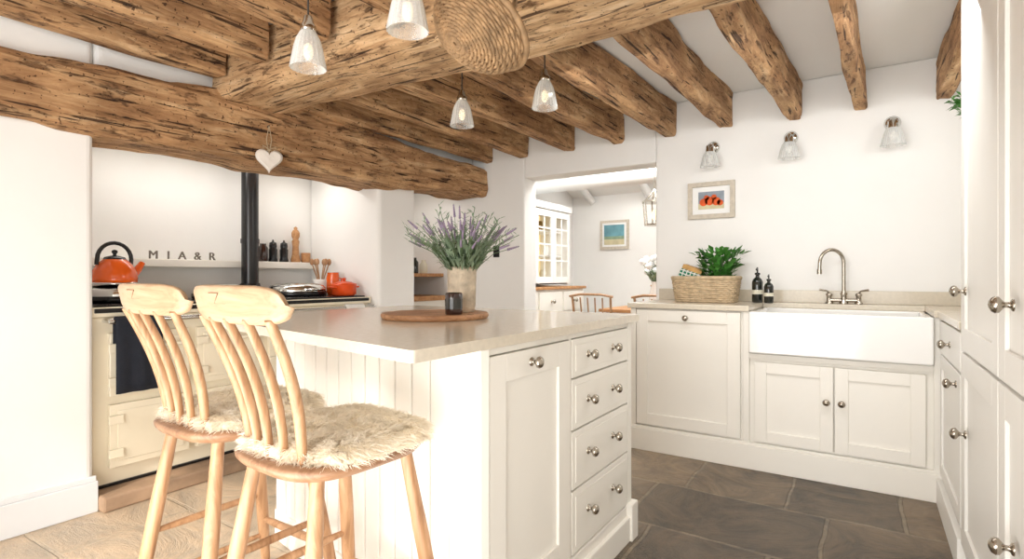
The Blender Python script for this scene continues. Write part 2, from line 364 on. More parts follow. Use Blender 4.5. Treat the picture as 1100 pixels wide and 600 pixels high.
for z0,z1 in ((.735,.862),(.562,.728),(.365,.555),(.15,.358)):
    b.box(1.603,IY1-.043,.002,.02,z0,z1,'cab'); b.box(1.603+.022,IY1-.065,.02,.0225,z0+.02,z1-.02,'cab')
b.obj('door_and_drawer_fronts',isl,.002)
b=MB(); b.M=plane_M((IX1+.002,0,0),(0,1,0),(1,0,0)); knob(b,1.34,0,.825)
for z in (.803,.648,.467,.268):
    for y in (1.72,1.935): knob(b,y,0,z)
b.obj('knobs',isl)
b=MB(); b.box(IX1-.01,IX1+.012,IY0-.005,IY1+.01,0,.10,'cab'); b.box(IX1-.01,IX1+.022,IY1-.05,IY1+.018,0,.15,'cab'); b.obj('skirting',isl,.005)
def roundpoly(p,r,n=6):
    out=[]
    for i in range(len(p)):
        a=Vector(p[i-1]);c=Vector(p[i]);d=Vector(p[(i+1)%len(p)])
        u=(a-c).normalized();w=(d-c).normalized()
        s=c+u*r;e=c+w*r
        for k in range(n+1):
            t=k/n; out.append(tuple((s*(1-t)**2+c*2*t*(1-t)+e*t*t)))
    return out
b=MB(); b.prism(roundpoly([(-2.11,.835+SK*1.31),(-.80,.835),(-.79,2.17),(-2.11,2.17)],.015),TZ+.001,.915,'quartz'); b.obj('worktop',isl,.004)
IT=.916
# =============== BAR STOOLS ===============
def stool(loc,rot,seed):
    e=empty('bar_stool'); rr=random.Random(seed)
    ZS=.665
    b=MB(); rs=[]
    for dz,f in ((-.034,.86),(-.028,.94),(-.016,.99),(-.006,1),(0,.97),(.0,.80),(-.004,.5),(-.008,.1)):
        rs.append([(x,y*1.0,z) for x,y,z in superring(0,0,ZS+dz,.19*f,.195*f,3.4)])
    b.rings(rs,'seatw',True,True); b.obj('seat',e)
    b=MB(); legs={}
    for sx in (-1,1):
        for sy in (-1,1):
            p0=Vector((sx*.125,sy*.125,ZS-.025)); p1=Vector((sx*.205,sy*.215,0)); legs[(sx,sy)]=(p0,p1)
            pts=[p0.lerp(p1,t) for t in (0,.15,.35,.6,.85,1)]
            b.tube(pts,[.0155,.017,.0195,.019,.015,.012],'wood',14)
    b.obj('legs',e)
    def at(k,z):
        p0,p1=legs[k]; t=(p0.z-z)/(p0.z-p1.z); return p0.lerp(p1,t)
    b=MB()
    def rung(a,c,r=.010):
        pts=[a.lerp(c,t) for t in (0,.2,.5,.8,1)]; b.tube(pts,[r*.7,r,r*1.15,r,r*.7],'wood',12)
    rung(at((-1,1),.24),at((1,1),.24),.012); rung(at((-1,-1),.24),at((1,-1),.24))
    for s_ in (-1,1):
        rung(at((s_,-1),.33),at((s_,1),.33)); rung(at((s_,-1),.18),at((s_,1),.18))
    b.obj('rungs',e)
    b=MB(); W=.165
    for u in (-.84,-.43,0,.43,.84):
        outer=abs(u)>.8
        top=Vector((u*W,-.258+.022*u*u,.985)); bot=Vector((u*.120,-.160+.02*u*u,ZS-.01))
        pts=[]; rad=[]
        for i in range(9):
            t=i/8; p=bot.lerp(top,t)+Vector((0,.02*math.sin(math.pi*t),0)); pts.append(p)
            rad.append((.0100 if outer else .0095)*(1+.22*math.sin(math.pi*min(1,t*1.05))))
        b.tube(pts,rad,'wood',12,flat=1 if outer else .6)
    b.obj('spindles',e)
    b=MB(); rs=[]; n=30
    for i in range(n+1):
        u=-1+2*i/n
        c=Vector((u*W*1.14,-.258+.030*u*u,1.012))
        e_=max(0,1-abs(u)**6); hh=.038*(e_**.5)+.003; tt=.0115*(e_**.35)+.002
        tang=Vector((1,.06*u/W,0)).normalized(); nrm=Vector((-tang.y,tang.x,0))
        ring=[]
        for k in range(20):
            a=2*math.pi*k/20; cc,ss=math.cos(a),math.sin(a)
            ring.append(c+nrm*tt*math.copysign(abs(cc)**.55,cc)+Vector((0,-.010*(ss),hh*math.copysign(abs(ss)**.7,ss))))
        rs.append(ring)
    b.rings(rs,'crestw',True,True); b.obj('crest_rail',e)
    b=MB(); zz=[(-.04,1.036),(.0,1.036),(-.025,1.014),(.02,1.014),(-.02,.992),(.035,.988)]
    b.tube([(x,-.2700-(z-1.012)*.26,z) for x,z in zz],.0013,'joint',6); b.obj('crest_joint',e)
    b=MB(); rs=[]
    prof=[(0.96,-.010),(1.04,.004),(1.03,.022),(.92,.034),(.6,.040),(.3,.040),(.05,.039)]
    def edge(t): return 1+.09*noise.noise(Vector((math.cos(t)*1.8+seed,math.sin(t)*1.8,3)))
    for f,dz in prof:
        ring=[]
        for i,(x,y,z) in enumerate(superring(.004,.022,0,.184*f,.178*f,3.0,56)):
            t=2*math.pi*i/56; q=edge(t); x*=q; y*=q
            ring.append((x,y,ZS+dz+.007*noise.noise(Vector((x*12,y*12,seed)))*(1 if f<1 else 0)))
        rs.append(ring)
    b.rings(rs,'fleeceb',True,True); b.obj('sheepskin_pad',e)
    vs=[];fs=[]
    for i in range(34000):
        t=rr.random()*2*math.pi; f=math.sqrt(rr.random())*1.04; c,s_=math.cos(t),math.sin(t); n=3.0
        x=.004+.184*f*math.copysign(abs(c)**(2/n),c)*edge(t); y=.022+.178*f*math.copysign(abs(s_)**(2/n),s_)*edge(t)
        z=ZS+(.036 if f<.85 else .036-(f-.85)*.13)
        if f>.93: z=ZS-.004+rr.random()*.032
        p=Vector((x,y,z)); out=Vector((x,y-.02,0)); out=out.normalized() if out.length>1e-4 else Vector((1,0,0))
        lean=noise.noise(Vector((x*26,y*26,seed)))*6.28
        cl=Vector((math.cos(lean),math.sin(lean),0))
        ef=max(0,(f-.75)/.25)
        d=(Vector((0,0,1))*(.55-.5*ef)+cl*.5+out*(.1+.7*ef)+Vector((rr.uniform(-.4,.4),rr.uniform(-.4,.4),rr.uniform(-.1,.2)))).normalized()
        L=rr.uniform(.009,.018)*(1+.8*ef); w=.0009
        sd=d.cross(Vector((rr.uniform(-1,1),rr.uniform(-1,1),rr.uniform(-1,1)))).normalized()*w
        p1=p+d*L*.55+cl*.002; p2=p1+(d+cl*.4-Vector((0,0,.45))).normalized()*L*.5
        k=len(vs); vs+=[p-sd,p+sd,p1+sd,p1-sd,p2]; fs+=[(k,k+1,k+2,k+3),(k+3,k+2,k+4)]
    b=MB(); b.add(vs,fs,'fleece',True); b.obj('sheepskin_wool',e)
    e.location=loc; e.rotation_euler=(0,0,rot); return e
stool((-1.113,.88,0),math.radians(-3),1)
stool((-1.57,.905,0),math.radians(-1),2)
# =============== SINK RUN ===============
run=empty('base_cabinet_run')
FY=3.27
b=MB(); b.box(-1.24,-.56,FY,YB-.002,.0,.876,'cab'); b.box(-.56,.27,FY,YB-.002,0,.645,'cab'); b.box(.27,.94,FY,YB-.002,0,.876,'cab')
b.box(-.585,-.553,FY-.02,FY,.12,.876,'cab'); b.box(.262,.30,FY-.02,FY,.0,.876,'cab'); b.box(-1.245,-1.21,FY-.02,FY,0,.876,'cab')
b.box(-.553,.262,FY-.02,FY,.615,.645,'cab')
b.box(-1.25,.30,FY-.028,FY,0,.135,'cab'); b.box(-1.25,.30,FY-.022,FY,.135,.15,'cab')
b.obj('carcass',run,.003)
b=MB(); b.M=plane_M((0,FY-.002,0),(1,0,0),(0,-1,0))
shaker(b,-1.205,-.60,.16,.868,'cab',.02,.07)
shaker(b,-.525,-.15,.16,.60,'cab',.02,.06); shaker(b,-.143,.232,.16,.60,'cab',.02,.06)
knob(b,-.90,.02,.825); knob(b,-.18,.02,.42); knob(b,-.112,.02,.42); b.obj('doors',run,.002)
b=MB(); b.box(.30,.94,2.53,FY,0,.876,'cabr'); b.box(.27,.30,2.53,3.24,0,.12,'cabr'); b.obj('return_carcass',run,.003)
b=MB(); b.M=plane_M((.30,0,0),(0,1,0),(-1,0,0))
b.box(2.56,3.22,0,.018,.72,.865,'cabr'); shaker(b,2.56,3.22,.15,.71,'cabr',.018,.06)
knob(b,2.85,.018,.79,1.1); knob(b,2.66,.018,.66,1.1); b.obj('return_doors',run,.002)
b=MB(); b.box(-1.26,-.553,3.235,YB-.002,.877,.908,'quartz'); b.box(-.553,.262,3.72,YB-.002,.877,.908,'quartz')
b.box(.262,.948,3.235,YB-.002,.877,.908,'quartz'); b.box(.275,.948,2.53,3.235,.877,.908,'quartz')
b.box(-1.26,.948,YB-.02,YB-.002,.908,.985,'quartz')
b.obj('worktop',run,.003)
b=MB(); x0,x1,y0,y1=-.55,.26,3.215,3.72
b.box(x0,x1,y0,y0+.03,.65,.878,'ceramic'); b.box(x0,x1,y1-.03,y1,.65,.878,'ceramic'); b.box(x0,x0+.03,y0+.03,y1-.03,.65,.878,'ceramic'); b.box(x1-.03,x1,y0+.03,y1-.03,.65,.878,'ceramic'); b.box(x0+.03,x1-.03,y0+.03,y1-.03,.65,.68,'sinkin')
b.obj('belfast_sink',None,.008)
b=MB(); tx,ty=-.12,3.77
b.cyl((tx-.07,ty,.93),(tx+.07,ty,.93),.012,'pewter')
b.lathe([(.024,.0),(.024,.008),(.016,.02),(.015,.05),(.019,.06),(.013,.075)],'pewter',(tx,ty,.909))
for s_ in (-1,1):
    b.lathe([(.022,0),(.022,.006),(.014,.014),(.013,.045),(.018,.05),(.018,.06),(.008,.066)],'pewter',(tx+s_*.075,ty,.909))
    b.tube([(tx+s_*.075,ty,.97),(tx+s_*.085,ty-.01,.985),(tx+s_*.125,ty-.02,.992)],[.006,.005,.008],'pewter',8)
sd=Vector((-.85,-.53,0)); T0=Vector((tx,ty,0))
pts=[(tx,ty,.96)]+[(tx,ty,1.0+.03*i) for i in range(6)]
for i in range(1,15):
    a=math.pi*i/14; p=T0+sd*(.07-.07*math.cos(a)); pts.append((p.x,p.y,1.15+.08*math.sin(a)))
p=T0+sd*.142; pts.append((p.x,p.y,1.11)); b.tube(pts,.0105,'pewter',12); b.cyl((p.x,p.y,1.115),(p.x,p.y,1.085),.014,'pewter')
b.obj('kitchen_tap')
# =============== TALL UNIT ===============
tall=empty('tall_larder_cupboard')
b=MB(); b.box(.30,.945,.9,2.525,0,2.30,'cabr'); b.obj('carcass',tall,.003)
b=MB(); b.M=plane_M((.30,0,0),(0,1,0),(-1,0,0))
for y0,y1 in ((1.86,2.515),(1.38,1.85),(.91,1.37)):
    shaker(b,y0,y1,.81,2.24,'cabr',.02,.08); shaker(b,y0,y1,.11,.80,'cabr',.02,.08)
for y,z in ((2.40,1.02),(2.40,.53),(1.67,1.005),(1.67,.445)): knob(b,y,.02,z,1.15)
b.obj('doors',tall,.002)
# =============== RANGE COOKER ===============
ag=empty('range_cooker')
AX=-3.03
b=MB(); b.box(-3.70,AX,1.03,2.715,.0705,.88,'cream'); b.obj('body',ag,.012)
b=MB(); b.box(-3.72,AX+.02,1.03,2.72,.88,.925,'cream'); b.box(-3.66,AX-.02,1.05,2.70,.925,.935,'black'); b.box(-3.70,AX+.012,1.03,2.715,.0706,.085,'black'); b.box(AX+.018,AX+.024,1.04,2.70,.898,.920,'black')
b.obj('top_plate',ag,.006)
b=MB(); b.M=plane_M((AX,0,0),(0,1,0),(1,0,0))
for y0,y1 in ((1.10,1.46),(1.50,1.86),(1.92,2.28),(2.32,2.68)):
    for z0,z1 in ((.16,.46),(.50,.80)):
        b.box(y0,y1,0,.03,z0,z1,'cream'); b.box(y0+.03,y1-.03,.03,.035,z0+.03,z1-.03,'cream')
        b.box(y0-.01,y0+.05,.03,.05,z0+.05,z0+.09,'cream'); b.box(y0-.01,y0+.05,.03,.05,z1-.09,z1-.05,'cream')
        b.tube([(y1-.15,.035,z1-.07),(y1-.15,.07,z1-.07),(y1-.03,.075,z1-.07)],.009,'cream')
b.obj('oven_doors',ag,.008)
b=MB(); b.cyl((AX+.075,1.08,.86),(AX+.075,2.70,.86),.012,'chrome')
for y in (1.085,1.9,2.695): b.cyl((AX,y,.86),(AX+.075,y,.86),.009,'chrome')
b.obj('rail',ag)
b=MB()
for y in (1.27,1.86,2.36):
    b.lathe([(.19,0),(.195,.01),(.195,.03),(.19,.034)],'black',(-3.36,y,.936),seg=36)
    b.lathe([(.188,.034),(.188,.06),(.175,.074),(.14,.085),(.08,.091),(.001,.093)],'chrome',(-3.36,y,.936),seg=36)
    b.tube([(-3.19,y-.05,.98),(-3.13,y-.05,.985),(-3.13,y+.05,.985),(-3.19,y+.05,.98)],.009,'chrome')
b.obj('hotplate_lids',ag)
b=MB(); fxp,fyp=-3.56,2.13
b.cyl((fxp,fyp,1.0),(fxp,fyp,1.879),.055,'black',seg=24); b.lathe([(.12,.0),(.12,.03),(.07,.06),(.062,.09)],'black',(fxp,fyp,.936))
b.cyl((fxp,fyp,1.30),(fxp,fyp,1.33),.060,'black',seg=24)
b.obj('flue_pipe',ag)
qbox('alcove_shelf',-3.74,-3.63,1.03,2.735,1.13,1.18,'cab',.006)
b=MB()
for y in (1.35,1.75,2.4): b.cyl((-3.40,y,1.872),(-3.40,y,1.879),.035,'spot',seg=20); 
b.obj('recessed_spotlights')
def cloth(b,y0,y1,zt,zb,x,m,n=14,seed=0):
    vs=[];fs=[]
    path=[(x-.016,zt-.12)]+[(x-.016,zt-.01),(x,zt+.006),(x+.016,zt-.01)]+[(x+.017,zt-(zt-zb)*i/8) for i in range(1,9)]
    for (px,pz) in path:
        for j in range(n+1):
            t=j/n; y=y0+(y1-y0)*t; w=.006*math.sin(t*14+seed)*(min(1,abs(zt-pz)*5))
            vs.append((px+w+.001,y,pz))
    for i in range(len(path)-1):
        for j in range(n):
            a=i*(n+1)+j; fs.append((a,a+1,a+n+2,a+n+1))
    b.add(vs,fs,m,True)
g=empty('tea_towel'); b=MB()
cloth(b,1.10,1.30,.874,.52,AX+.075,'navy'); o=b.obj('cloth',g); md=o.modifiers.new('s','SOLIDIFY'); md.thickness=.003
def text(name,body,loc,rot,size,m,parent=None,ext=.001,sp=1):
    c=bpy.data.curves.new(name,'FONT'); c.body=body; c.size=size; c.extrude=ext; c.space_character=sp; c.materials.append(M[m])
    o=bpy.data.objects.new(name,c); S.collection.objects.link(o); o.location=loc; o.rotation_euler=rot
    if parent: o.parent=parent
    return o
text('metal_letters','M I A & R',(-3.66,1.54,1.181),(math.pi/2,0,math.pi/2),.072,'letter',None,.006,1.4)
g=empty('hand_towel'); b=MB(); cloth(b,2.44,2.60,.874,.50,AX+.075,'clothw',seed=2); o=b.obj('cloth',g); md=o.modifiers.new('s','SOLIDIFY'); md.thickness=.003
b=MB(); k0=(0,0,0)
b.lathe([(.085,0),(.100,.008),(.103,.03),(.095,.07),(.076,.105),(.055,.125),(.05,.13)],'orange',k0,seg=36)
b.lathe([(.052,.128),(.045,.14),(.02,.148),(.008,.15),(.008,.158),(.014,.165),(.012,.176),(.001,.18)],'black',k0,seg=24)
b.tube([(0,.085,.045),(0,.115,.075),(0,.14,.115)],[.026,.02,.014],'orange',14)
pts=[(0,-.085,.10)]
for i in range(13):
    a=math.pi*i/12; pts.append((0,-.075*math.cos(a)*1.1,.13+.085*math.sin(a)))
b.tube(pts+[(0,.08,.10)],.010,'black',10)
b.lathe([(.100,-.002),(.105,.002),(.100,.008)],'chrome',k0,seg=36)
b.obj('stovetop_kettle',loc=(-3.30,1.23,1.032),rotz=.15)
for i,y in enumerate((2.38,2.47)):
    b=MB(); b.lathe([(.03,0),(.034,.004),(.028,.03),(.03,.09),(.024,.10),(.027,.115),(.024,.14),(.008,.148),(.006,.16),(.001,.165)],'black',(0,0,0)); 
    b.obj('pepper_mill',loc=(-3.68,y,1.181))
b=MB(); b.lathe([(.034,0),(.036,.02),(.026,.06),(.023,.12),(.028,.16),(.02,.175),(.03,.20),(.030,.225),(.02,.245),(.012,.25),(.014,.265),(.001,.275)],'worktopw',(0,0,0)); b.obj('wooden_pepper_mill',loc=(-3.68,2.57,1.181))
b=MB(); b.lathe([(.03,0),(.035,.01),(.035,.07),(.033,.075)],'worktopw',(0,0,0)); b.obj('wooden_salt_pot',loc=(-3.68,2.66,1.181))
b=MB(); b.lathe([(.03,0),(.033,.006),(.033,.10),(.022,.115),(.022,.13)],'brownglass',(0,0,0)); b.obj('spice_jar',loc=(-3.68,2.30,1.181))
b=MB(); b.lathe([(.05,0),(.052,.01),(.052,.11),(.049,.115)],'ceramic',(0,0,0))
for i in range(6):
    a=i*1.05; b.tube([(0,0,.02),(.03*math.cos(a),.03*math.sin(a),.14),(.06*math.cos(a),.06*math.sin(a),.23)],.005,'wood',6); b.ball((.062*math.cos(a),.062*math.sin(a),.245),(.014,.018,.026),'wood',8,6)
b.obj('utensil_crock',loc=(-3.46,2.63,.936))
b=MB(); b.lathe([(.07,0),(.085,.01),(.088,.07),(.09,.075)],'red',(0,0,0),seg=30); b.lathe([(.09,.075),(.085,.085),(.05,.098),(.012,.103),(.012,.115),(.018,.12),(.001,.128)],'red',(0,0,0),seg=30)
for s_ in (-1,1): b.tube([(-.02,s_*.085,.06),(-.02,s_*.115,.062),(.02,s_*.115,.062),(.02,s_*.085,.06)],.007,'red')
b.obj('casserole_pot',loc=(-3.14,2.585,.936))
b=MB(); b.lathe([(.035,0),(.045,.02),(.048,.12),(.04,.16),(.042,.165)],'orange',(0,0,0),seg=24); b.tube([(.0,.045,.13),(.0,.075,.12),(0,.075,.06),(0,.046,.045)],.006,'orange'); b.obj('enamel_jug',loc=(-3.31,2.625,.936))
def bush(b,c,n,R_,hz,L,w,m,rr,updir=.4):
    for i in range(n):
        a=rr.random()*6.283; f=math.sqrt(rr.random()); z=rr.random()
        p=Vector((c[0]+R_*f*math.cos(a)*(.5+.6*z),c[1]+R_*f*math.sin(a)*(.5+.6*z),c[2]+hz*z))
        d=Vector((math.cos(a)*rr.uniform(.2,1),math.sin(a)*rr.uniform(.2,1),rr.uniform(-.2,.8)+updir))
        b.leaf(p,d,L*rr.uniform(.6,1.2),w*rr.uniform(.7,1.2),m,rr.uniform(0,.8))
b=MB(); b.lathe([(.035,0),(.045,.08),(.043,.085)],'ceramic',(0,0,0)); bush(b,(0,0,.08),120,.045,.16,.04,.018,'leaf',R)
b.obj('potted_herb',loc=(-3.66,1.13,1.181))
b=MB(); b.box(-3.735,-3.3,3.125,3.865,1.07,1.10,'worktopw'); b.box(-3.735,-3.2,3.125,3.865,.86,.90,'worktopw'); b.box(-3.735,-3.22,3.125,3.865,.0,.86,'cab'); b.obj('niche_cupboard',None,.003)
b=MB()
for i in range(5): b.lathe([(.035,0),(.037,.01),(.037,.08+.02*(i%2)),(.02,.10+.02*(i%2)),(.02,.12+.02*(i%2))],['darkglass','label','brownglass'][i%3],(-3.4,3.22+i*.12,0))
b.obj('storage_jars',loc=(0,0,1.101))
# =============== DECOR ON ISLAND ===============
b=MB(); b.lathe([(.195,0),(.2,.006),(.2,.016),(.196,.02)],'board',(0,0,0),seg=56); b.cyl((.14,-.12,.020),(.14,-.12,.021),.012,'joint'); b.obj('round_serving_board',loc=(-1.36,1.545,IT),rotz=.6)
VX,VY=-1.285,1.61
g=empty('lavender_vase',(VX,VY,IT+.021))
b=MB(); b.lathe([(.042,0),(.049,.006),(.052,.03),(.054,.10),(.055,.155),(.056,.168),(.052,.171),(.050,.16),(.049,.05),(.001,.045)],'stonev',(0,0,0),seg=40); o=b.obj('vase',g)
rr=random.Random(11); b=MB()
for i in range(110):
    a=rr.random()*6.283; sp=rr.random()**.7; h=rr.uniform(.12,.28)*(1.05-.5*sp)
    base=Vector((.025*math.cos(a),.025*math.sin(a),.12)); tip=Vector((math.cos(a)*sp*.24,math.sin(a)*sp*.24,.17+h))
    mid=base.lerp(tip,.5)+Vector((0,0,.04*sp))
    b.tube([base,base.lerp(mid,.5)+Vector((0,0,.01)),mid,tip],.0012,'stem',4)
    if i%5<3:
        d=(tip-mid).normalized(); n=7
        for k in range(n):
            q=tip-d*(.045*(1-k/n)); s_=.005*(1-.4*k/n)
            b.ball((q.x,q.y,q.z),(s_,s_,s_*1.1),'lav',6,4)
    else:
        for k in range(7):
            q=mid.lerp(tip,k/7+.1); b.leaf(q,Vector((rr.uniform(-1,1),rr.uniform(-1,1),.6)),.032,.007,'leafg')
bush(b,(0,0,.15),850,.11,.10,.05,.010,'leafg',rr,.4)
b.obj('lavender_stems',g)
b=MB(); b.lathe([(.029,0),(.031,.004),(.031,.072),(.028,.077),(.027,.06),(.001,.055)],'brownglass',(0,0,0),seg=28); b.lathe([(.0317,.02),(.0317,.055)],'darkglass',(0,0,0),seg=28,caps=False); b.obj('candle_jar',loc=(-1.225,1.49,IT+.021))
# =============== COUNTER BASKET etc ===============
g=empty('bread_basket',(-.87,3.60,.909))
b=MB()
for z in [i*.0125 for i in range(12)]:
    ring=superring(0,0,z,.175+.02*z/.14,.105+.015*z/.14,5,64); k_=int(round(z/.0125))%2
    ring=[Vector((x*(1+.02*math.sin(i*1.57+3.14*k_)),y*(1+.03*math.sin(i*1.57+3.14*k_)),z+.007)) for i,(x,y,_) in enumerate(ring)]
    b.tube(ring,.0075,'wickerl',6,closed=True)
b.box(-.16,.16,-.09,.09,0,.008,'wickerl')
b.tube([Vector(p) for p in superring(0,0,.155,.198,.122,5,64)],.011,'wickerl',8,closed=True)
b.obj('woven_body',g)
b=MB(); b.rings([superring(0,0,.02,.150,.085,5),superring(0,0,.13,.155,.09,5)],'clothw'); b.obj('liner',g)
b=MB(); b.M=Matrix.Translation((-.09,0,.17))@Matrix.Rotation(.35,4,'Y')
b.box(-.07,.06,-.03,.05,-.03,.055,'bread'); b.box(-.075,.065,-.055,-.03,-.04,.025,'ginghamg')
for i in range(6): b.box(-.075+.024*i,-.066+.024*i,-.057,-.028,-.04,.027,'clothw')
for i in range(3): b.box(-.076,.066,-.058,-.027,-.03+.022*i,-.022+.022*i,'clothw')
b.obj('loaf_and_cloth',g,.006)
b=MB(); bush(b,(.08,0,.13),420,.13,.19,.06,.034,'leaf',rr,.3)
for i in range(14):
    a=rr.random()*6.28; b.tube([(.08,0,.08),(.08+.06*math.cos(a),.05*math.sin(a),.18),(.08+.13*math.cos(a),.1*math.sin(a),.27)],.0018,'stem',5)
b.obj('basil_plant',g)
def bottle(x,y,h,r,name):
    b=MB(); b.lathe([(r*.9,0),(r,.005),(r,h*.58),(r*.8,h*.66),(r*.35,h*.72),(r*.35,h*.78),(r*.5,h*.79),(r*.5,h*.84),(r*.15,h*.85),(r*.15,h*.93),(r*.12,h)],'darkglass',(0,0,0),seg=24)
    b.tube([(0,0,h*.97),(0,-r*.9,h*.96),(0,-r*1.3,h*.92)],r*.13,'black',6); b.lathe([(r*1.01,h*.24),(r*1.01,h*.36)],'label',(0,0,0),seg=24,caps=False)
    b.obj(name,loc=(x,y,.909))
bottle(-.575,3.66,.22,.032,'soap_bottle'); bottle(-.505,3.62,.175,.027,'soap_bottle')
# =============== WALL LIGHTS, PICTURE ===============
def shade(b,o,h,r,rib=24,m='glass'):
    prof=[(r*.36,h),(r*.46,h*.93),(r*.66,h*.75),(r*.78,h*.55),(r*.86,h*.35),(r*.94,h*.15),(r*1.0,0)]
    b.lathe(prof,m,o,seg=rib*3,caps=False,flute=.03,fn=rib)
    b.lathe([(p[0]*.96,p[1]) for p in prof[::-1]],m,o,seg=rib*2,caps=False)
def wall_light(x,z):
    e=empty('wall_light',(x,YB-.002,z)); b=MB()
    b.lathe([(.042,0),(.042,.008),(.03,.02),(.012,.028)],'chrome',(0,0,.0),(0,-1,0),24)
    b.tube([(0,-.02,0),(0,-.07,.01),(0,-.10,.0),(0,-.105,-.02)],.008,'chrome',10)
    b.lathe([(.012,.03),(.026,.02),(.028,-.0),(.03,-.02)],'chrome',(0,-.105,-.03),seg=20); b.obj('bracket',e)
    b=MB(); shade(b,(0,-.105,-.15),.11,.062); b.ball((0,-.105,-.09),(.02,.02,.03),'clothw',12,8); b.obj('glass_shade',e)
wall_light(-.885,1.955); wall_light(-.41,1.955); wall_light(.12,1.965)
g=empty('framed_painting',(-.90,YB-.003,1.595))
b=MB(); w,h=.155,.125; t=.03
b.box(-w,w,-.022,0,h-t,h,'frame'); b.box(-w,w,-.022,0,-h,-h+t,'frame'); b.box(-w,-w+t,-.022,0,-h+t,h-t,'frame'); b.box(w-t,w,-.022,0,-h+t,h-t,'frame')
b.box(-w+t,w-t,-.006,0,-h+t,h-t,'white'); b.box(-.085,.085,-.008,-.006,-.06,.06,'grey'); b.box(-.085,.085,-.009,-.008,-.06,-.02,'sand')
b.obj('frame',g,.003)
b=MB()
for x,z,r in ((-.05,-.012,.026),(-.01,-.005,.03),(.035,-.01,.028),(.06,-.02,.02),(-.03,.018,.018),(.02,.02,.018)): b.cyl((x,-.011,z),(x,-.009,z),r,'paintor',seg=16)
b.obj('painted_fruit',g)
def pendant(x,y,zb,ztop):
    e=empty('pendant_light',(x,y,zb)); b=MB(); shade(b,(0,0,0),.125,.057,20); b.ball((0,0,.055),(.016,.016,.028),'glow',12,8); b.obj('glass_shade',e)
    b=MB(); b.lathe([(.022,.118),(.025,.123),(.025,.138),(.018,.148),(.013,.17),(.006,.175)],'pewter',(0,0,0)); b.cyl((0,0,.17),(0,0,ztop-zb-.005),.003,'cord',seg=8)
    b.lathe([(.016,.0),(.016,-.006),(.010,-.012),(.004,-.016)],'pewter',(0,0,ztop-zb)); b.obj('cord_and_cap',e)
pendant(-1.53,1.115,1.75,2.12); pendant(-1.06,1.09,1.745,2.12); pendant(-1.635,2.05,1.795,2.085); pendant(-1.205,2.10,1.82,2.085)
# hanging basket
g=empty('hanging_wicker_basket',(-.965,1.32,1.83)); g.rotation_euler=(math.radians(-32),math.radians(42),math.radians(25))
b=MB(); nr=20; RX,RY,RZ=.155,.115,.13
for i in range(nr):
    t=(i+1)/nr; ang=t*math.pi/2; rr_=math.sin(ang)**.8; z=-RZ*math.cos(ang)
    ring=[]
    for k in range(96):
        a=2*math.pi*k/96; wv=.003*math.sin(k*math.pi/3+ (i%2)*math.pi)
        ring.append(Vector(((RX*rr_+wv)*math.cos(a),(RY*rr_+wv)*math.sin(a),z-wv*.6*math.cos(ang))))
    b.tube(ring,.0050,'wicker',6,closed=True)
for k in range(32):
    a=2*math.pi*(k+.25)/32; b.tube([(RX*math.sin(t)**.8*math.cos(a),RY*math.sin(t)**.8*math.sin(a),-RZ*math.cos(t)) for t in [i*math.pi/2/9*.98+.02 for i in range(10)]],.003,'wicker',5)
b.tube([Vector((RX*1.03*math.cos(t),RY*1.03*math.sin(t),.004)) for t in [2*math.pi*i/48 for i in range(48)]],.011,'wicker',8,closed=True)
b.obj('woven_bowl',g)
b=MB(); b.tube([(0,RY*math.cos(math.pi*i/16),.14*math.sin(math.pi*i/16)) for i in range(17)],.008,'wicker',8); b.obj('handle',g)
b=MB(); b.tube([(-.92,1.40,1.93),(-.93,1.47,2.03),(-.95,1.54,2.08)],.004,'cord',6); b.obj('beam_hook')
# heart
g=empty('hanging_heart',(-2.82,1.80,1.73)); g.rotation_euler=(0,0,math.radians(-18))
b=MB(); out=[]
for i in range(40):
    t=2*math.pi*i/40; x=16*math.sin(t)**3; z=13*math.cos(t)-5*math.cos(2*t)-2*math.cos(3*t)-math.cos(4*t); out.append((x/16*.072,z/16*.072))
b.rings([[(-.014,y*.8,z*.8) for y,z in out],[(-.007,y,z) for y,z in out],[(.007,y,z) for y,z in out],[(.014,y*.8,z*.8) for y,z in out]],'heart'); b.obj('heart',g)
b=MB(); b.tube([(0,0,.03),(.0,-.014,.11),(.0,0,.19)],.0025,'twine',5); b.tube([(0,0,.03),(.0,.014,.11),(.0,0,.19)],.0025,'twine',5); b.tube([(-.05,0,.19),(.004,0,.19)],.004,'cord',5)
for s_ in (-1,1): b.tube([(.006,0,.055),(.006,s_*.035,.075),(.006,s_*.026,.04),(.006,0,.055)],.003,'twine',5)
b.obj('twine',g)
b=MB(); b.box(-2.73,-2.67,YB-.012,YB-.002,1.24,1.34,'black'); b.box(-2.715,-2.685,YB-.017,YB-.012,1.27,1.31,'black'); b.obj('light_switch',None,.002)
b=MB(); b.lathe([(.04,0),(.055,.08),(.05,.085)],'ceramic',(0,0,0)); bush(b,(-.06,0,.02),190,.09,.09,.05,.02,'leaf',rr,.1)
b.box(-.07,.455,-.08,.08,-.02,-.001,'white')
b.obj('trailing_plant_shelf',loc=(.48,3.2,1.77))
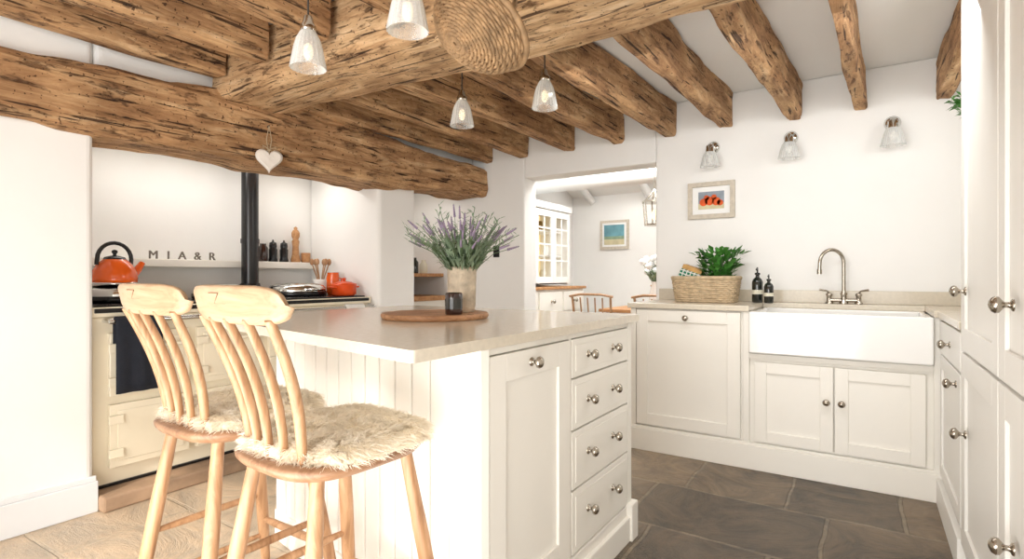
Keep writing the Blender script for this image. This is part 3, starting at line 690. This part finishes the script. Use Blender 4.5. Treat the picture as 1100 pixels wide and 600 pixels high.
# =============== DINING ROOM CONTENTS ===============
g=empty('dresser'); b=MB()
b.box(-3.395,-2.90,4.35,6.0,0,.93,'cab'); b.box(-3.395,-2.87,4.33,6.02,.93,.96,'worktopw'); b.obj('base',g,.004)
b=MB(); b.M=plane_M((-2.9,0,0),(0,1,0),(1,0,0))
for y0 in (4.38,4.92,5.46):
    shaker(b,y0,y0+.5,.1,.66,'cab'); b.box(y0,y0+.5,0,.02,.69,.90,'cab'); knob(b,y0+.25,.02,.8,1.3)
b.obj('doors',g,.002)
DT=1.86; DX=-2.98
b=MB(); b.box(-3.395,DX,4.35,4.96,1.30,DT-.045,'white'); b.box(-3.395,-3.37,4.35,5.9,.965,DT-.045,'white')
b.box(-3.395,DX+.04,4.33,5.78,DT-.04,DT+.03,'white')
for y in (4.965,5.73): b.box(-3.365,DX-.002,y,y+.03,.98,DT-.045,'white')
b.box(-3.36,DX-.002,5.0,5.725,1.0,1.03,'white'); b.box(-3.36,-3.35,5.0,5.725,1.035,DT-.05,'dresserin')
for z in (1.3,1.58): b.box(-3.345,-3.05,5.0,5.725,z,z+.015,'white')
for y0,y1 in ((4.97,5.36),(5.365,5.76)):
    b.box(DX,DX+.02,y0,y0+.055,1.0,DT-.05,'white'); b.box(DX,DX+.02,y1-.055,y1,1.0,DT-.05,'white'); b.box(DX,DX+.02,y0+.056,y1-.056,1.0,1.07,'white'); b.box(DX,DX+.02,y0+.056,y1-.056,DT-.12,DT-.05,'white')
    b.box(DX+.004,DX+.016,(y0+y1)/2-.008,(y0+y1)/2+.008,1.071,DT-.121,'white')
    for z in (1.25,1.43,1.61):
        b.box(DX+.003,DX+.015,y0+.056,(y0+y1)/2-.009,z-.008,z+.008,'white'); b.box(DX+.003,DX+.015,(y0+y1)/2+.009,y1-.056,z-.008,z+.008,'white')
for i in range(8): b.lathe([(.03,0),(.04,.08),(.03,.12)],['label','ceramic','brass'][i%3],(-3.2,5.08+.075*i,[1.032,1.316,1.596][i%3]),seg=12)
b.M=plane_M((DX,0,0),(0,1,0),(1,0,0)); shaker(b,4.37,4.95,1.31,DT-.055,'white')
b.obj('glazed_top',g)
b=MB(); b.box(-3.1,-3.08,4.55,4.68,.961,1.12,'black'); b.box(-3.079,-3.078,4.565,4.665,.98,1.10,'white'); b.box(-3.1,-3.08,4.75,4.85,.961,1.09,'black'); b.box(-3.079,-3.078,4.76,4.84,.975,1.075,'white'); b.obj('photo_frames')
g=empty('landscape_painting',(-2.78,6.697,1.62)); b=MB(); w,h=.2,.19
b.box(-w,w,-.025,0,-h,h,'frame'); b.box(-w+.035,w-.035,-.028,-.025,-h+.035,h-.035,'white'); b.box(-w+.06,w-.06,-.030,-.028,-.02,h-.06,'teal'); b.box(-w+.06,w-.06,-.030,-.028,-.06,-.02,'leafg'); b.box(-w+.06,w-.06,-.030,-.028,-.13,-.06,'sand'); b.obj('frame',g)
tb=empty('dining_table'); b=MB(); b.box(-2.25,-1.0,5.0,5.9,.72,.75,'worktopw')
for x in (-2.17,-1.08):
    for y in (5.08,5.82): b.tube([(x,y,.72),(x,y,.4),(x,y,0)],[.035,.03,.022],'white',10)
b.box(-2.17,-1.08,5.06,5.84,.63,.72,'white'); b.obj('table',tb,.004)
def dchair(x,y,rz,H=.97):
    b=MB(); b.rings([superring(0,0,.43,.20,.20,4),superring(0,0,.455,.21,.21,4)],'wood')
    for sx in (-1,1):
        b.tube([(sx*.16,.16,.43),(sx*.18,.19,0)],[.016,.012],'wood'); b.tube([(sx*.16,-.16,.43),(sx*.18,-.19,0)],[.016,.012],'wood'); b.tube([(sx*.17,-.17,.44),(sx*.19,-.24,H)],[.014,.011],'wood')
    for i in range(4): b.tube([(-.1+.066*i,-.175,.45),(-.11+.073*i,-.235,H-.02)],.007,'wood',6)
    b.tube([(-.21,-.235,H-.01),(-.1,-.26,H+.01),(.1,-.26,H+.01),(.21,-.235,H-.01)],.022,'wood',8,flat=.5)
    b.obj('dining_chair',loc=(x,y,0),rotz=rz)
dchair(-2.1,4.74,0,.90); dchair(-1.5,4.74,0,.90); dchair(-2.0,6.2,math.pi); dchair(-1.4,6.2,math.pi); 
b=MB(); b.lathe([(.05,0),(.07,.03),(.065,.14),(.04,.24),(.05,.27)],'ceramic',(0,0,0))
rr=random.Random(3)
for i in range(30):
    a=rr.random()*6.28; f=rr.random()*.15; q=(f*math.cos(a),f*math.sin(a),.43+rr.uniform(-.07,.09)); b.tube([(0,0,.2),q],.003,'stem',4); b.ball(q,.033,'white',8,6)
bush(b,(0,0,.27),80,.1,.1,.07,.03,'leafg',rr)
b.obj('flower_vase',loc=(-1.80,5.4,.751))
g=empty('lantern_pendant',(-1.68,5.0,1.55)); b=MB()
for i in range(6):
    a=i*math.pi/3; p=(.11*math.cos(a),.11*math.sin(a)); b.tube([(p[0]*.8,p[1]*.8,0),(p[0],p[1],.22),(0,0,.34)],.007,'pewter',6)
b.lathe([(.09,0),(.095,.015)],'pewter'); b.lathe([(.115,.215),(.115,.23)],'pewter'); b.cyl((0,0,.33),(0,0,1.32),.005,'pewter',seg=6); b.ball((0,0,.1),(.03,.03,.05),'glow',10,8); b.obj('lantern',g)
# =============== LIGHTS ===============
def area(name,loc,target,sx,sy,power,col=(1,1,1)):
    l=bpy.data.lights.new(name,'AREA'); l.shape='RECTANGLE'; l.size=sx; l.size_y=sy; l.energy=power; l.color=col
    o=bpy.data.objects.new(name,l); S.collection.objects.link(o); o.location=loc
    o.rotation_euler=(Vector(target)-Vector(loc)).to_track_quat('-Z','Y').to_euler(); return o
area('fill_light_rear',(-.5,-2.5,1.5),(-.3,3,1.2),2.8,1.6,76,(1,.995,.98))  # added fill lamp behind the camera, imitating daylight from the rear
area('fill_light_left',(-1.1,-1.6,1.7),(-2.7,1.2,.7),.9,.9,8,(1,.97,.92))  # added warm fill inside the room for the pier and cooker side
area('bounce_fill_ceiling',(-1.0,.1,.35),(-1.3,1.6,2.3),1.8,.8,33,(1,.99,.97))  # unseen lamp near the floor, added to brighten the ceiling from below
area('fill_light_sink_wall',(-.45,2.25,1.97),(-.5,3.6,.4),1.6,.25,13,(1,1,.99))  # added fill beyond the main beam, brightens the sink wall; no fitting there
area('fill_light_sink_side',(.6,3.0,1.9),(-.8,3.0,1.6),.5,.5,6,(1,.99,.97))  # added fill over the return worktop; the wall behind it is solid
area('fill_light_dining',(-1.5,5.4,2.6),(-1.8,5.6,0),2.0,1.0,100,(1,.99,.97))  # unseen lamp added to brighten the dining room; its roof has no opening
area('alcove_light',(-3.40,1.9,1.865),(-3.40,1.9,0),.1,1.4,5,(1,.96,.91))
area('fill_light_niche',(-3.3,3.5,1.865),(-3.4,3.5,0),.1,.4,2,(1,.95,.9))  # added fill to lift the niche, no fitting modelled
sp=bpy.data.lights.new('fill_spot_floor','SPOT'); sp.energy=80; sp.spot_size=math.radians(58); sp.spot_blend=.9; sp.shadow_soft_size=.08; sp.color=(1,.96,.91)  # added spot without a fitting, brightens the floor at left
so=bpy.data.objects.new('fill_spot_floor',sp); S.collection.objects.link(so); so.location=(-2.4,.1,2.28); so.rotation_euler=Vector((-.0,.75,-2.2)).to_track_quat('-Z','Y').to_euler()
sl=bpy.data.lights.new('sun','SUN'); sl.energy=3.6; sl.angle=math.radians(3); sl.color=(1,.93,.83); so=bpy.data.objects.new('sun',sl); S.collection.objects.link(so)
so.rotation_euler=Vector((-.30,1,-.48)).to_track_quat('-Z','Y').to_euler(); so.location=(0,-4,3)
w=bpy.data.worlds.new('world'); S.world=w; w.use_nodes=True; bg=w.node_tree.nodes['Background']; bg.inputs[0].default_value=(.95,.97,1,1); bg.inputs[1].default_value=1.5
# =============== CAMERA ===============
cd=bpy.data.cameras.new('camera'); cam=bpy.data.objects.new('camera',cd); S.collection.objects.link(cam)
cam.location=(0,0,1.07); cam.rotation_euler=(math.pi/2,0,math.radians(33.3)); cd.sensor_width=36; cd.lens=582*36/1100; cd.shift_y=-.0027; cd.clip_start=.02
S.camera=cam
S.view_settings.view_transform='Standard'; S.view_settings.exposure=0.0
